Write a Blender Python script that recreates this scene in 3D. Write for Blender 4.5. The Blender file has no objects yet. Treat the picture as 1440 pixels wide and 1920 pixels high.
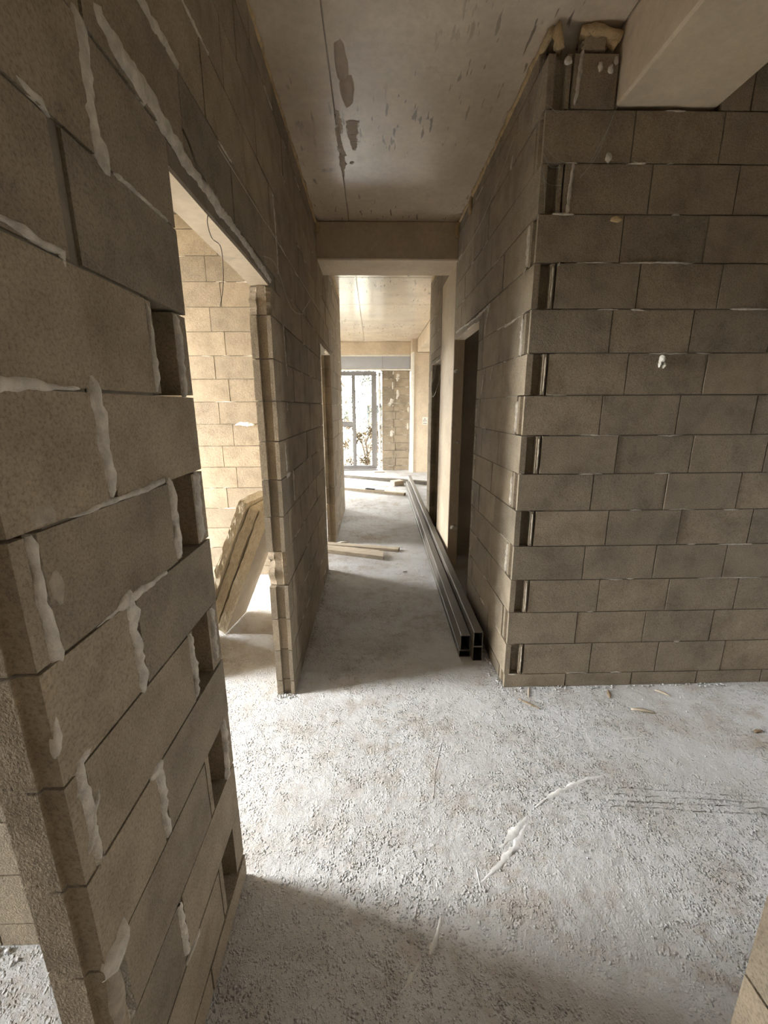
import bpy, bmesh, math, random
from mathutils import Vector, Matrix, noise

S = bpy.context.scene
C = S.collection
rnd = random.Random(7)

# ------------------------------------------------------------------ camera
cam_d = bpy.data.cameras.new('camera'); cam = bpy.data.objects.new('camera', cam_d); C.objects.link(cam)
RT = Vector((0.99967152, -0.02526314, -0.00431495))
UP = Vector((0.01030379, 0.24201109, 0.97021877))
FW = Vector((0.0234665, 0.96994454, -0.2421919))
cam.matrix_world = Matrix(((RT.x, UP.x, -FW.x, 0), (RT.y, UP.y, -FW.y, 0), (RT.z, UP.z, -FW.z, 1.6368), (0, 0, 0, 1)))
cam_d.sensor_fit = 'VERTICAL'; cam_d.sensor_height = 36; cam_d.lens = 791.54 / 1920 * 36
cam_d.clip_start = .02; cam_d.clip_end = 200
S.camera = cam
# ------------------------------------------------------------------ sky
SKY = 40.0
w = bpy.data.worlds.new('overcast_sky'); S.world = w; w.use_nodes = True
nt = w.node_tree; bg = nt.nodes['Background']
tc = nt.nodes.new('ShaderNodeTexCoord'); sx = nt.nodes.new('ShaderNodeSeparateXYZ'); rp = nt.nodes.new('ShaderNodeValToRGB')
nt.links.new(tc.outputs['Generated'], sx.inputs[0]); nt.links.new(sx.outputs['Z'], rp.inputs[0]); nt.links.new(rp.outputs[0], bg.inputs[0])
rp.color_ramp.elements[0].position = 0.0; rp.color_ramp.elements[0].color = (.88, .87, .85, 1)
rp.color_ramp.elements[1].position = .8; rp.color_ramp.elements[1].color = (1, 1, .98, 1)
bg.inputs[1].default_value = SKY
# portals: they only guide sampling of the sky through the openings
WINDOWS_AND_FILL_LEFT = [(.08, .5, .1, 2.45), (1.38, 2.25, .03, 3.0), (2.86, 3.97, .05, 2.98), (5.1, 5.95, .1, 2.45), (9.0, 10.05, .1, 2.6)]   # y0,y1,z0,z1 in the outer left wall; last opening is added to brighten the living room
XW = -3.6
def portal(loc, rot, sx_, sy_):
    l = bpy.data.lights.new('opening_portal', 'AREA'); l.shape = 'RECTANGLE'; l.size = sx_; l.size_y = sy_
    l.cycles.is_portal = True
    o = bpy.data.objects.new('opening_portal', l); o.location = loc; o.rotation_euler = rot; C.objects.link(o)
for y0, y1, z0, z1 in WINDOWS_AND_FILL_LEFT:
    portal((XW - .02, (y0 + y1) / 2, (z0 + z1) / 2), (0, -math.pi / 2, 0), z1 - z0, y1 - y0)
FILL_OPENINGS_RIGHT = [(1.56, 1.78, 1.0, 2.0), (8.4, 8.95, .1, 2.6)]  # unseen openings, added as fill light for the hall and living room
WY = 11.14
for y0, y1, z0, z1 in FILL_OPENINGS_RIGHT:
    portal((4.42, (y0 + y1) / 2, (z0 + z1) / 2), (0, math.pi / 2, 0), z1 - z0, y1 - y0)
portal((-.47, WY + .25, 1.25), (-math.pi / 2, 0, 0), 1.0, 2.45)
# ------------------------------------------------------------------ exposure
S.view_settings.view_transform = 'Standard'; S.view_settings.look = 'None'; S.view_settings.gamma = 1
S.view_settings.use_curve_mapping = False; S.view_settings.exposure = 0.74
S.cycles.use_denoising = True; S.cycles.diffuse_bounces = 8; S.cycles.max_bounces = 12; S.cycles.caustics_reflective = False
S.cycles.sample_clamp_indirect = 20

# ================================================================== materials
def mat(name):
    m = bpy.data.materials.new(name); m.use_nodes = True
    n = m.node_tree.nodes; return m, m.node_tree, n['Principled BSDF']
def N(t, kind, **kw):
    n = t.nodes.new(kind)
    for k, v in kw.items():
        if k in n.inputs.keys(): n.inputs[k].default_value = v
        else: setattr(n, k, v)
    return n
def L(t, a, b): t.links.new(a, b)
def noise_n(t, vec, scale, detail=4, rough=.55):
    n = N(t, 'ShaderNodeTexNoise'); n.inputs['Scale'].default_value = scale; n.inputs['Detail'].default_value = detail; n.inputs['Roughness'].default_value = rough
    L(t, vec, n.inputs['Vector']); return n.outputs['Fac']
def ramp(t, fac, stops):
    r = N(t, 'ShaderNodeValToRGB'); cr = r.color_ramp
    while len(cr.elements) < len(stops): cr.elements.new(.5)
    for e, (p, c) in zip(cr.elements, stops):
        e.position = p; e.color = (c, c, c, 1) if not isinstance(c, tuple) else (*c, 1)
    L(t, fac, r.inputs[0]); return r.outputs[0]
def mix(t, fac, a, b, mode='MIX'):
    m = N(t, 'ShaderNodeMix'); m.data_type = 'RGBA'; m.blend_type = mode
    for sock, v in ((m.inputs[0], fac), (m.inputs[6], a), (m.inputs[7], b)):
        if isinstance(v, (int, float)): sock.default_value = v
        elif isinstance(v, tuple): sock.default_value = (*v, 1)
        else: L(t, v, sock)
    return m.outputs[2]
def math_n(t, op, a, b=None):
    m = N(t, 'ShaderNodeMath'); m.operation = op
    for i, v in enumerate((a, b)):
        if v is None: continue
        if isinstance(v, (int, float)): m.inputs[i].default_value = v
        else: L(t, v, m.inputs[i])
    return m.outputs[0]
def bump(t, h, strength, dist, prev=None):
    b = N(t, 'ShaderNodeBump'); b.inputs['Strength'].default_value = strength; b.inputs['Distance'].default_value = dist
    L(t, h, b.inputs['Height'])
    if prev is not None: L(t, prev, b.inputs['Normal'])
    return b.outputs[0]
def pos(t, scale=None):
    g = N(t, 'ShaderNodeNewGeometry')
    if scale is None: return g.outputs['Position']
    m = N(t, 'ShaderNodeMapping'); m.inputs['Scale'].default_value = scale; L(t, g.outputs['Position'], m.inputs[0]); return m.outputs[0]

def block_material(name, base, vary=.22, speck=.16):
    m, t, p = mat(name); P = pos(t)
    oi = N(t, 'ShaderNodeObjectInfo')
    tint = ramp(t, oi.outputs['Random'], [(0, (1 - vary * 1.5, 1 - vary * 1.4, 1 - vary * 1.35)), (.1, (1 - vary * .7, 1 - vary * .65, 1 - vary * .6)), (.5, (1, 1, 1)), (1, (1 + vary * .5, 1 + vary * .45, 1 + vary * .35))])
    c = mix(t, 1, base, tint, 'MULTIPLY')
    big = noise_n(t, P, 6.5, 5, .65); c = mix(t, 1, c, ramp(t, big, [(.28, (.70, .68, .66)), (.5, (1, 1, 1)), (.72, (1.2, 1.19, 1.17))]), 'MULTIPLY')
    sp = noise_n(t, P, 170, 3, .7); c = mix(t, 1, c, ramp(t, sp, [(.32, 1 - speck * 2.2), (.5, 1.0), (.72, 1 + speck)]), 'MULTIPLY')
    L(t, c, p.inputs['Base Color']); p.inputs['Roughness'].default_value = .95
    h = math_n(t, 'ADD', math_n(t, 'MULTIPLY', noise_n(t, P, 45, 4, .65), 1.0), math_n(t, 'MULTIPLY', noise_n(t, P, 210, 2, .6), .8))
    L(t, bump(t, h, .55, .006), p.inputs['Normal']); return m
M_block = block_material('concrete_block', (.33, .275, .203), .17)
M_blockw = M_block

def simple(name, col, rough=.8, metal=0, n_scale=None, n_amt=.2, b_scale=None, b_str=.3, b_dist=.004, stretch=None, spec=None):
    m, t, p = mat(name); P = pos(t, stretch) if stretch else pos(t)
    if n_scale:
        c = mix(t, 1, col, ramp(t, noise_n(t, P, n_scale, 5, .6), [(.3, 1 - n_amt), (.7, 1 + n_amt * .7)]), 'MULTIPLY'); L(t, c, p.inputs['Base Color'])
    else: p.inputs['Base Color'].default_value = (*col, 1)
    p.inputs['Roughness'].default_value = rough; p.inputs['Metallic'].default_value = metal
    if spec is not None: p.inputs['Specular IOR Level'].default_value = spec
    if b_scale: L(t, bump(t, noise_n(t, P, b_scale, 4, .65), b_str, b_dist), p.inputs['Normal'])
    return m
M_core = simple('joint_mortar', (.24, .21, .165), .95, 0, 20, .2, 80, .6, .006)
M_mortar = simple('pale_mortar', (.66, .615, .54), .95, 0, 30, .3, 110, .9, .006)
M_mortar2 = simple('thin_mortar_film', (.42, .37, .295), .95, 0, 40, .3, 110, .9, .006)
M_foam = simple('expanding_foam', (.62, .47, .27), .8, 0, 18, .3, 60, .7, .01)
M_foamw = simple('white_foam', (.8, .78, .72), .8, 0, 18, .15, 60, .7, .008)
M_steel = simple('dark_painted_steel', (.15, .133, .11), .5, .25, 14, .18, None, stretch=(1, .15, 1))
M_steelin = simple('steel_inside', (.02, .02, .02), .8)
M_wood = simple('weathered_timber', (.50, .43, .33), .8, 0, 30, .25, 120, .3, .002, stretch=(.25, 1, 1))
M_woodend = simple('timber_end_grain', (.26, .19, .12), .9, 0, 60, .3)
M_panel = simple('grey_infill_panel', (.40, .41, .43), .6, 0, 6, .06)
M_frame = simple('grey_window_frame', (.21, .20, .19), .45, .2, 10, .1)
M_white = simple('white_trim', (.78, .75, .68), .7, 0, 14, .12)
M_wire = simple('pale_wire', (.55, .50, .42), .5)
M_dwire = simple('dark_wire', (.12, .09, .06), .5)
M_web = simple('cobweb', (.45, .45, .42), .9)
M_lintel_shade = simple('shaded_lintel_face', (.24, .20, .15), .9, 0, 10, .25, 60, .4, .004)  # darker copy for lintel side faces: their shade is put into the colour
M_outer = simple('plain_concrete_wall', (.42, .37, .30), .9, 0, 4, .2, 40, .4, .005)
M_bark = simple('bark', (.08, .06, .045), .9, 0, 20, .3)
M_leaf = simple('dull_leaf', (.012, .014, .009), .9, 0, 3, .3, spec=.05)
M_leaf2 = simple('yellowing_leaf', (.026, .017, .008), .9, 0, 3, .3, spec=.05)
M_ground = simple('outdoor_ground', (.16, .15, .12), .95, 0, 2, .3)
M_house = simple('grey_house', (.016, .018, .02), .9, 0, 3, .1)

# smooth formwork concrete with stains; used by ceiling, beams and columns
def concrete(name, base, rough, stain=.35, flecks=True):
    m, t, p = mat(name); P = pos(t)
    c = mix(t, 1, base, ramp(t, noise_n(t, P, 2.2, 5, .6), [(.3, (.82, .80, .78)), (.7, (1.1, 1.1, 1.08))]), 'MULTIPLY')
    c = mix(t, 1, c, ramp(t, noise_n(t, P, 26, 4, .7), [(.35, .93), (.6, 1.03)]), 'MULTIPLY')
    if flecks:
        Q = pos(t, (38, 6.5, 38)); f = noise_n(t, Q, 1.0, 2, .5)
        zone = noise_n(t, P, 1.1, 2, .5)
        k = math_n(t, 'MULTIPLY', ramp(t, f, [(.635, 0.), (.67, 1.)]), ramp(t, zone, [(.42, 0.), (.52, 1.)]))
        c = mix(t, math_n(t, 'MULTIPLY', k, .75), c, (.17, .145, .11))
    s = noise_n(t, P, 3.1, 6, .62)
    c = mix(t, math_n(t, 'MULTIPLY', ramp(t, s, [(.64, 0.), (.68, 1.)]), stain), c, (.22, .195, .16))
    L(t, c, p.inputs['Base Color'])
    p.inputs['Roughness'].default_value = rough; p.inputs['Specular IOR Level'].default_value = .8 if rough < .3 else .5
    L(t, bump(t, noise_n(t, P, 30, 4, .6), .12, .004), p.inputs['Normal'])
    return m
M_ceil = concrete('ceiling_concrete', (.74, .645, .525), .215)
M_conc = concrete('beam_concrete', (.64, .54, .41), .75, .3, False)
M_lintel_lit = concrete('lit_lintel_concrete', (.80, .70, .56), .7, .2, False)  # paler than the beams so the lintel undersides look lit
M_stain = simple('damp_patch', (.50, .41, .315), .5, 0, 20, .12)

def floor_material():
    m, t, p = mat('rough_screed'); P = pos(t)
    c = (.60, .615, .635)
    c = mix(t, 1, c, ramp(t, noise_n(t, P, 1.6, 6, .62), [(.3, (.86, .84, .81)), (.68, (1.10, 1.10, 1.10))]), 'MULTIPLY')
    dust = ramp(t, noise_n(t, P, 3.0, 6, .65), [(.50, 0.), (.68, 1.)])
    c = mix(t, math_n(t, 'MULTIPLY', dust, .42), c, (.36, .285, .20))
    dirt = math_n(t, 'MULTIPLY', ramp(t, noise_n(t, P, 9, 6, .7), [(.50, 0.), (.62, 1.)]), ramp(t, noise_n(t, P, .9, 3, .5), [(.42, .1), (.6, 1.)]))
    c = mix(t, math_n(t, 'MULTIPLY', dirt, .5), c, (.33, .265, .19))
    zone = ramp(t, noise_n(t, P, 1.5, 5, .6), [(.40, .14), (.58, 1.1)])
    warp = N(t, 'ShaderNodeVectorMath'); warp.operation = 'ADD'
    wn = N(t, 'ShaderNodeTexNoise'); wn.inputs['Scale'].default_value = 30; L(t, P, wn.inputs['Vector'])
    ws = N(t, 'ShaderNodeVectorMath'); ws.operation = 'SCALE'; ws.inputs['Scale'].default_value = .02; L(t, wn.outputs['Color'], ws.inputs[0])
    L(t, P, warp.inputs[0]); L(t, ws.outputs[0], warp.inputs[1])
    def lumps(scale, lo, hi):
        v = N(t, 'ShaderNodeTexVoronoi'); v.inputs['Scale'].default_value = scale; L(t, warp.outputs[0], v.inputs['Vector'])
        return ramp(t, v.outputs['Distance'], [(lo, 1.), (hi, 0.)])
    cl = ramp(t, noise_n(t, P, 17, 4, .65), [(.47, 0.), (.60, 1.)])
    cl2 = ramp(t, noise_n(t, P, 31, 3, .6), [(.50, 0.), (.62, 1.)])
    l1 = math_n(t, 'MULTIPLY', lumps(85, .12, .5), cl); l2 = math_n(t, 'MULTIPLY', lumps(150, .12, .5), cl2)
    pit = math_n(t, 'MULTIPLY', ramp(t, noise_n(t, P, 120, 2, .5), [(.30, 1.), (.37, 0.)]), zone)
    c = mix(t, math_n(t, 'MULTIPLY', pit, .55), c, (.22, .20, .17))
    L(t, c, p.inputs['Base Color']); p.inputs['Roughness'].default_value = .9
    h = math_n(t, 'MULTIPLY', math_n(t, 'ADD', math_n(t, 'MULTIPLY', l1, 1.2), math_n(t, 'MULTIPLY', l2, .65)), zone)
    h = math_n(t, 'SUBTRACT', h, math_n(t, 'MULTIPLY', pit, .7))
    h = math_n(t, 'ADD', h, math_n(t, 'MULTIPLY', noise_n(t, P, 14, 6, .62), 1.0))
    h = math_n(t, 'ADD', h, math_n(t, 'MULTIPLY', noise_n(t, P, 190, 2, .6), .12))
    L(t, bump(t, h, .9, .012), p.inputs['Normal'])
    return m
M_floor = floor_material()

def wool_material():
    m, t, p = mat('mineral_wool'); tcn = N(t, 'ShaderNodeTexCoord')
    mp = N(t, 'ShaderNodeMapping'); mp.inputs['Scale'].default_value = (1, 1, .28); L(t, tcn.outputs['Object'], mp.inputs[0])
    f = noise_n(t, mp.outputs[0], 85, 5, .75)
    c = ramp(t, f, [(.25, (.46, .37, .25)), (.45, (.72, .61, .43)), (.7, (.88, .80, .64))])
    L(t, c, p.inputs['Base Color']); p.inputs['Roughness'].default_value = 1
    L(t, bump(t, f, 1, .02), p.inputs['Normal']); return m
M_wool = wool_material()
M_woolface = simple('wool_face', (.55, .50, .43), .95, 0, 12, .1, 60, .3, .004)

def glass_material():
    m, t, p = mat('window_glass'); t.nodes.remove(p)
    out = t.nodes['Material Output']; a = N(t, 'ShaderNodeBsdfTransparent'); a.inputs[0].default_value = (.93, .95, .94, 1)
    g = N(t, 'ShaderNodeBsdfGlossy'); g.inputs['Roughness'].default_value = .03
    fr = N(t, 'ShaderNodeFresnel'); fr.inputs[0].default_value = 1.45
    mx = N(t, 'ShaderNodeMixShader'); L(t, fr.outputs[0], mx.inputs[0]); L(t, a.outputs[0], mx.inputs[1]); L(t, g.outputs[0], mx.inputs[2]); L(t, mx.outputs[0], out.inputs[0])
    return m
M_glass = glass_material()

# ================================================================== helpers
def mesh_obj(name, bm, m, parent=None, smooth=False):
    me = bpy.data.meshes.new(name); bm.normal_update(); bm.to_mesh(me); bm.free()
    if isinstance(m, (list, tuple)):
        for q in m: me.materials.append(q)
    else: me.materials.append(m)
    if smooth:
        for f in me.polygons: f.use_smooth = True
    o = bpy.data.objects.new(name, me); C.objects.link(o)
    if parent is not None: o.parent = parent
    return o
def structure(o): o['kind'] = 'structure'; return o
def tag(o, label, cat, group=None):
    o['label'] = label; o['category'] = cat
    if group: o['group'] = group
    return o
def empty(name, loc=(0, 0, 0), rz=0):
    o = bpy.data.objects.new(name, None); o.location = loc; o.rotation_euler = (0, 0, rz); C.objects.link(o); return o
def box(bm, a, b, mi=0):
    x0, y0, z0 = a; x1, y1, z1 = b
    v = [bm.verts.new(q) for q in ((x0, y0, z0), (x1, y0, z0), (x1, y1, z0), (x0, y1, z0), (x0, y0, z1), (x1, y0, z1), (x1, y1, z1), (x0, y1, z1))]
    for f in ((0, 3, 2, 1), (4, 5, 6, 7), (0, 1, 5, 4), (1, 2, 6, 5), (2, 3, 7, 6), (3, 0, 4, 7)):
        bm.faces.new([v[i] for i in f]).material_index = mi
def boxes(name, lst, m, parent=None):
    bm = bmesh.new()
    for a, b in lst: box(bm, a, b)
    return mesh_obj(name, bm, m, parent)
def bevel_all(bm, w, seg=1):
    bmesh.ops.bevel(bm, geom=bm.edges[:], offset=w, segments=seg, affect='EDGES')
def rough_box(name, a, b, m, parent=None, bev=.008, cuts=0, amp=0., seed=0):
    bm = bmesh.new(); box(bm, a, b); bevel_all(bm, bev)
    if cuts: bmesh.ops.subdivide_edges(bm, edges=bm.edges[:], cuts=cuts, use_grid_fill=True)
    if amp:
        for v in bm.verts:
            v.co += noise.noise_vector(v.co * 9 + Vector((seed, 0, 0))) * amp
    return mesh_obj(name, bm, m, parent)
def tube(name, pts, r, m, parent=None, sides=6):
    bm = bmesh.new(); rings = []
    pts = [Vector(p) for p in pts]
    for i, p in enumerate(pts):
        d = (pts[min(i + 1, len(pts) - 1)] - pts[max(i - 1, 0)]).normalized()
        u = d.orthogonal().normalized(); v = d.cross(u); rr = r if not callable(r) else r(i / (len(pts) - 1))
        rings.append([bm.verts.new(p + (u * math.cos(a) + v * math.sin(a)) * rr) for a in [k * 2 * math.pi / sides for k in range(sides)]])
    for A, B in zip(rings, rings[1:]):
        for k in range(sides): bm.faces.new((A[k], A[(k + 1) % sides], B[(k + 1) % sides], B[k]))
    bm.faces.new(rings[0][::-1]); bm.faces.new(rings[-1])
    return mesh_obj(name, bm, m, parent, True)
def spline(ctrl, n=8):
    P = [Vector(c) for c in ctrl]; out = []
    for i in range(len(P) - 1):
        p0, p1, p2, p3 = P[max(i - 1, 0)], P[i], P[i + 1], P[min(i + 2, len(P) - 1)]
        for k in range(n):
            s = k / n; out.append(.5 * ((2 * p1) + (p2 - p0) * s + (2 * p0 - 5 * p1 + 4 * p2 - p3) * s * s + (3 * p1 - p0 - 3 * p2 + p3) * s ** 3))
    out.append(P[-1]); return out

# ---- a smear / ridge of mortar on a plane
def plane_map(plane):
    ax, v, sgn = plane
    if ax == 'x': return (lambda a, b, h: Vector((v + sgn * h, a, b)))
    if ax == 'y': return (lambda a, b, h: Vector((a, v + sgn * h, b)))
    return (lambda a, b, h: Vector((a, b, v + sgn * h)))
def smear_into(bm, plane, pts, width, height, seed=0, jit=.35, base=None):
    if base is None: base = -.004 if plane[0] != 'z' else -.0008
    pm = plane_map(plane); P = [Vector((a, b, 0)) for a, b in pts]
    ws = width if isinstance(width, (list, tuple)) else [width] * len(P)
    Q = []; W = []
    for i in range(len(P) - 1):
        n = max(1, int((P[i + 1] - P[i]).length / .011))
        for k in range(n): Q.append(P[i].lerp(P[i + 1], k / n)); W.append(ws[i] + (ws[i + 1] - ws[i]) * k / n)
    Q.append(P[-1]); W.append(ws[-1]); rows = []
    for i, q in enumerate(Q):
        d = (Q[min(i + 1, len(Q) - 1)] - Q[max(i - 1, 0)]).normalized(); s = Vector((-d.y, d.x, 0))
        e = .45 if i in (0, len(Q) - 1) else 1
        row = []
        for u, hh in ((-.5, 0), (-.38, .8), (.02, 1), (.36, .75), (.5, 0)):
            nz = noise.noise(Vector((q.x * 31 + seed * 3.7, q.y * 31, u * 5)))
            nz2 = noise.noise(Vector((q.x * 95 + seed, q.y * 95, u * 3))); ww = W[i] * (1 + jit * nz * 1.5 + jit * .9 * nz2) * e
            c = q + s * (u * ww)
            row.append(bm.verts.new(pm(c.x, c.y, base + (height - base) * hh * (1 + .5 * nz + .5 * nz2) * e)))
        rows.append(row)
    for A, B in zip(rows, rows[1:]):
        for k in range(4): bm.faces.new((A[k], A[k + 1], B[k + 1], B[k]))
def smear(parent, plane, pts, width, height=.006, m=None, seed=None, name='mortar_smear', jit=.35):
    bm = bmesh.new(); smear_into(bm, plane, pts, width, height, rnd.random() * 50 if seed is None else seed, jit)
    bmesh.ops.recalc_face_normals(bm, faces=bm.faces[:])
    return mesh_obj(name, bm, m or M_mortar, parent, True)
def dab(parent, plane, a, b, ra, rb, height, m=None, name='mortar_dab'):
    pm = plane_map(plane); bm = bmesh.new(); sd = rnd.random() * 40; K = 14
    top = bm.verts.new(pm(a, b, height)); rings = []
    for f, hh in ((.45, .85), (.8, .45), (1, -.003 / max(height, .001))):
        ring = []
        for k in range(K):
            t = k * 2 * math.pi / K; nz = 1 + .35 * noise.noise(Vector((math.cos(t) * 1.6 + sd, math.sin(t) * 1.6, f)))
            ring.append(bm.verts.new(pm(a + math.cos(t) * ra * f * nz, b + math.sin(t) * rb * f * nz, height * hh * nz)))
        rings.append(ring)
    for k in range(K): bm.faces.new((top, rings[0][k], rings[0][(k + 1) % K]))
    for A, B in zip(rings, rings[1:]):
        for k in range(K): bm.faces.new((A[k], B[k], B[(k + 1) % K], A[(k + 1) % K]))
    bmesh.ops.recalc_face_normals(bm, faces=bm.faces[:])
    return mesh_obj(name, bm, m or M_mortar, parent, True)

# ---- concrete blocks
_cache = {}
def block_mesh(Ln, H, T, m, g=None, broken=None):
    key = (round(Ln, 3), round(H, 3), T, m.name, g, broken)
    if key in _cache: return _cache[key]
    a, b, d, d0 = (tuple(g) + (g[2],) if g and len(g) == 3 else g) or (.021, .067, .019, .019)
    if Ln < .08: d = 0.
    bm = bmesh.new(); zs = [0, H] if not broken else [H * i / 15 for i in range(16)]
    rings = []
    for zi, z in enumerate(zs):
        def o(k):
            if not broken: return 0.
            return max(0, .04 * noise.noise(Vector((k * 7.7, z * 22, broken))) + .02 * noise.noise(Vector((k * 3.1, z * 80, broken))) + .022)
        e0, e1 = (o(0), o(1))
        plan = [(0 + e0, 0), (0 + e0 * .6, a), (d0, a + .003), (d0, b - .003), (0 + e1 * .7, b), (0 + e1, T), (Ln, T), (Ln, b), (Ln - d, b - .003), (Ln - d, a + .003), (Ln, a), (Ln, 0)]
        rings.append([bm.verts.new((x, y, z)) for x, y in plan])
    for A, B in zip(rings, rings[1:]):
        for k in range(12): bm.faces.new((A[k], A[(k + 1) % 12], B[(k + 1) % 12], B[k]))
    bm.faces.new(rings[0][::-1]); bm.faces.new(rings[-1])
    bmesh.ops.recalc_face_normals(bm, faces=bm.faces[:])
    me = bpy.data.meshes.new('block'); bm.to_mesh(me); bm.free(); me.materials.append(m); _cache[key] = me
    return me
GAP = .006
def put_block(parent, frame, s0, s1, z0, z1, T, m, g=None, broken=None, jit=1., GAP=GAP):
    """frame = (axis, face, body): axis 'x'/'y' the wall runs along, face = coordinate of the visible face, body = +1/-1 side the body lies on"""
    ax, face, body = frame
    Ln = s1 - s0 - GAP; H = z1 - z0 - GAP
    if Ln < .02 or H < .02: return None
    me = block_mesh(Ln, H, T, m, g, broken)
    o = bpy.data.objects.new('block', me); C.objects.link(o); o.parent = parent
    j = rnd.uniform(-.0016, .0016) * jit; rz = rnd.uniform(-.003, .003) * jit
    if ax == 'x': o.location = (s0 + GAP / 2, face + j * body, z0 + GAP / 2); o.rotation_euler = (0, 0, rz)          # faces -y
    elif body < 0: o.location = (face + j, s0 + GAP / 2, z0 + GAP / 2); o.rotation_euler = (0, 0, math.pi / 2 + rz)   # faces +x, body to -x
    else: o.location = (face + j, s1 - GAP / 2, z0 + GAP / 2); o.rotation_euler = (0, 0, -math.pi / 2 + rz)           # faces -x, body to +x
    return o
def cut(segs, holes, z0, z1):
    """remove holes (s0,s1,hz0,hz1) from the segments of a row spanning z0..z1; returns (s0,s1,z0,z1)"""
    out = [(a, b, z0, z1) for a, b in segs]
    for h0, h1, q0, q1 in holes:
        nxt = []
        for a, b, c, d in out:
            if h1 <= a or h0 >= b or q1 <= c + .01 or q0 >= d - .01: nxt.append((a, b, c, d)); continue
            if h0 - a > .025: nxt.append((a, h0, c, d))
            if b - h1 > .025: nxt.append((h1, b, c, d))
            m0, m1 = max(a, h0), min(b, h1)
            if q0 - c > .03: nxt.append((m0, m1, c, q0))
            if d - q1 > .03: nxt.append((m0, m1, q1, d))
        out = nxt
    return out
def bond(s0, s1, start, step=.4):
    k = math.ceil((s0 - start) / step - 1e-6); js = [s0]; s = start + k * step
    while s < s1 - 1e-6:
        if s - js[-1] > .02 or len(js) == 1 and s - s0 > .02: js.append(s)
        s += step
    if s1 - js[-1] < .02 and len(js) > 1: js[-1] = s1
    else: js.append(s1)
    return list(zip(js, js[1:]))
def lay(parent, frame, rows, T, m, holes=(), g=None, jit=1.):
    for z0, z1, segs in rows:
        for a, b, c, d in cut(segs, holes, z0, z1): put_block(parent, frame, a, b, c, d, T, m, g, None, jit)
def bed_smears(parent, plane, zs, s0, s1, holes=(), prob=.35, m=None, seed=1, wk=1.):
    r = random.Random(seed); bm = bmesh.new()
    for z in zs:
        s = s0 + r.uniform(0, .3)
        while s < s1 - .05:
            ln = r.uniform(.03, .22)
            if r.random() < prob and not any(h0 - .01 < s + ln and s < h1 + .01 and q0 - .02 < z < q1 + .02 for h0, h1, q0, q1 in holes):
                e = min(s + ln, s1)
                smear_into(bm, plane, [(s, z + r.uniform(-.003, .003)), ((s + e) / 2, z + r.uniform(-.004, .004)), (e, z + r.uniform(-.003, .003))], [.003 * wk, r.uniform(.005, .011) * wk, .003 * wk], .0025 * wk, r.random() * 60, .6)
            s += r.uniform(.12, .5)
    bmesh.ops.recalc_face_normals(bm, faces=bm.faces[:])
    o = mesh_obj('bed_joint_mortar', bm, m or M_mortar, parent, True); o['kind'] = 'stuff'; return o
def foam_run(parent, plane_pts, r0, seed, m=M_foam, name='expanding_foam'):
    bm = bmesh.new(); rr = random.Random(seed)
    pts = spline(plane_pts, 1) if len(plane_pts) > 2 else [Vector(p) for p in plane_pts]
    Q = []
    for a, b in zip(pts, pts[1:]):
        n = max(2, int((b - a).length / .016))
        Q += [a.lerp(b, k / n) for k in range(n)]
    Q.append(pts[-1]); rings = []
    for i, q in enumerate(Q):
        d = (Q[min(i + 1, len(Q) - 1)] - Q[max(i - 1, 0)]).normalized(); u = d.orthogonal().normalized(); v = d.cross(u)
        ring = []
        for k in range(9):
            t = k * 2 * math.pi / 9; nz = .62 + 1.0 * abs(noise.noise(q * 14 + Vector((seed, k * .35, 0)))) + .35 * noise.noise(q * 40 + Vector((0, k, seed)))
            ring.append(bm.verts.new(q + (u * math.cos(t) + v * math.sin(t)) * r0 * max(.2, nz)))
        rings.append(ring)
    for A, B in zip(rings, rings[1:]):
        for k in range(9): bm.faces.new((A[k], A[(k + 1) % 9], B[(k + 1) % 9], B[k]))
    bm.faces.new(rings[0][::-1]); bm.faces.new(rings[-1])
    bmesh.ops.recalc_face_normals(bm, faces=bm.faces[:])
    return mesh_obj(name, bm, m, parent, True)

# ================================================================== the setting
XL, XR, YR, ZC = -.476, .7635, 2.184, 3.196
floor = structure(boxes('floor', [((-3.8, -2.8, -.25), (4.4, WY + .25, 0))], M_floor))
ceil = structure(boxes('ceiling', [((-3.8, -2.8, ZC + .02), (4.4, WY + .25, ZC + .25))], M_ceil))
for x0, x1 in ((-3.6, -.192), (-.192, 1.075), (1.075, 4.2)):
    for y0, y1 in ((-2.6, 4.38), (4.38, 5.8), (5.8, 7.24), (7.24, 8.56), (8.56, 9.9), (9.9, WY)):
        g = .0025 if y1 < 5 else .005
        rough_box('formwork_panel', (x0 + g, y0 + g, ZC + rnd.uniform(0, .0015)), (x1 - g, y1 - g, ZC + .02), M_ceil, ceil, .002)
PC = ('z', ZC - .0005, -1)
for a, b, ra, rb in ((-.135, 2.42, .04, .15), (-.115, 2.60, .045, .13)): dab(ceil, PC, a, b, ra, rb, .0012, M_stain, 'damp_patch')
for pts, wd in (([(-.105, 2.83), (-.10, 2.93), (-.112, 3.02)], [.07, .075, .05]), ([(-.10, 3.02), (-.10, 3.12)], [.05, .03]), ([(-.185, 2.75), (-.175, 2.86), (-.185, 2.94), (-.19, 3.05), (-.18, 3.15), (-.185, 3.3), (-.19, 3.45)], [.02, .045, .03, .03, .045, .035, .01]), ([(-.125, 3.24), (-.12, 3.28)], [.04, .04])):
    bm = bmesh.new(); smear_into(bm, PC, pts, wd, .0014, 3, .5, -.001); bmesh.ops.recalc_face_normals(bm, faces=bm.faces[:]); mesh_obj('damp_patch', bm, M_stain, ceil)

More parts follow.
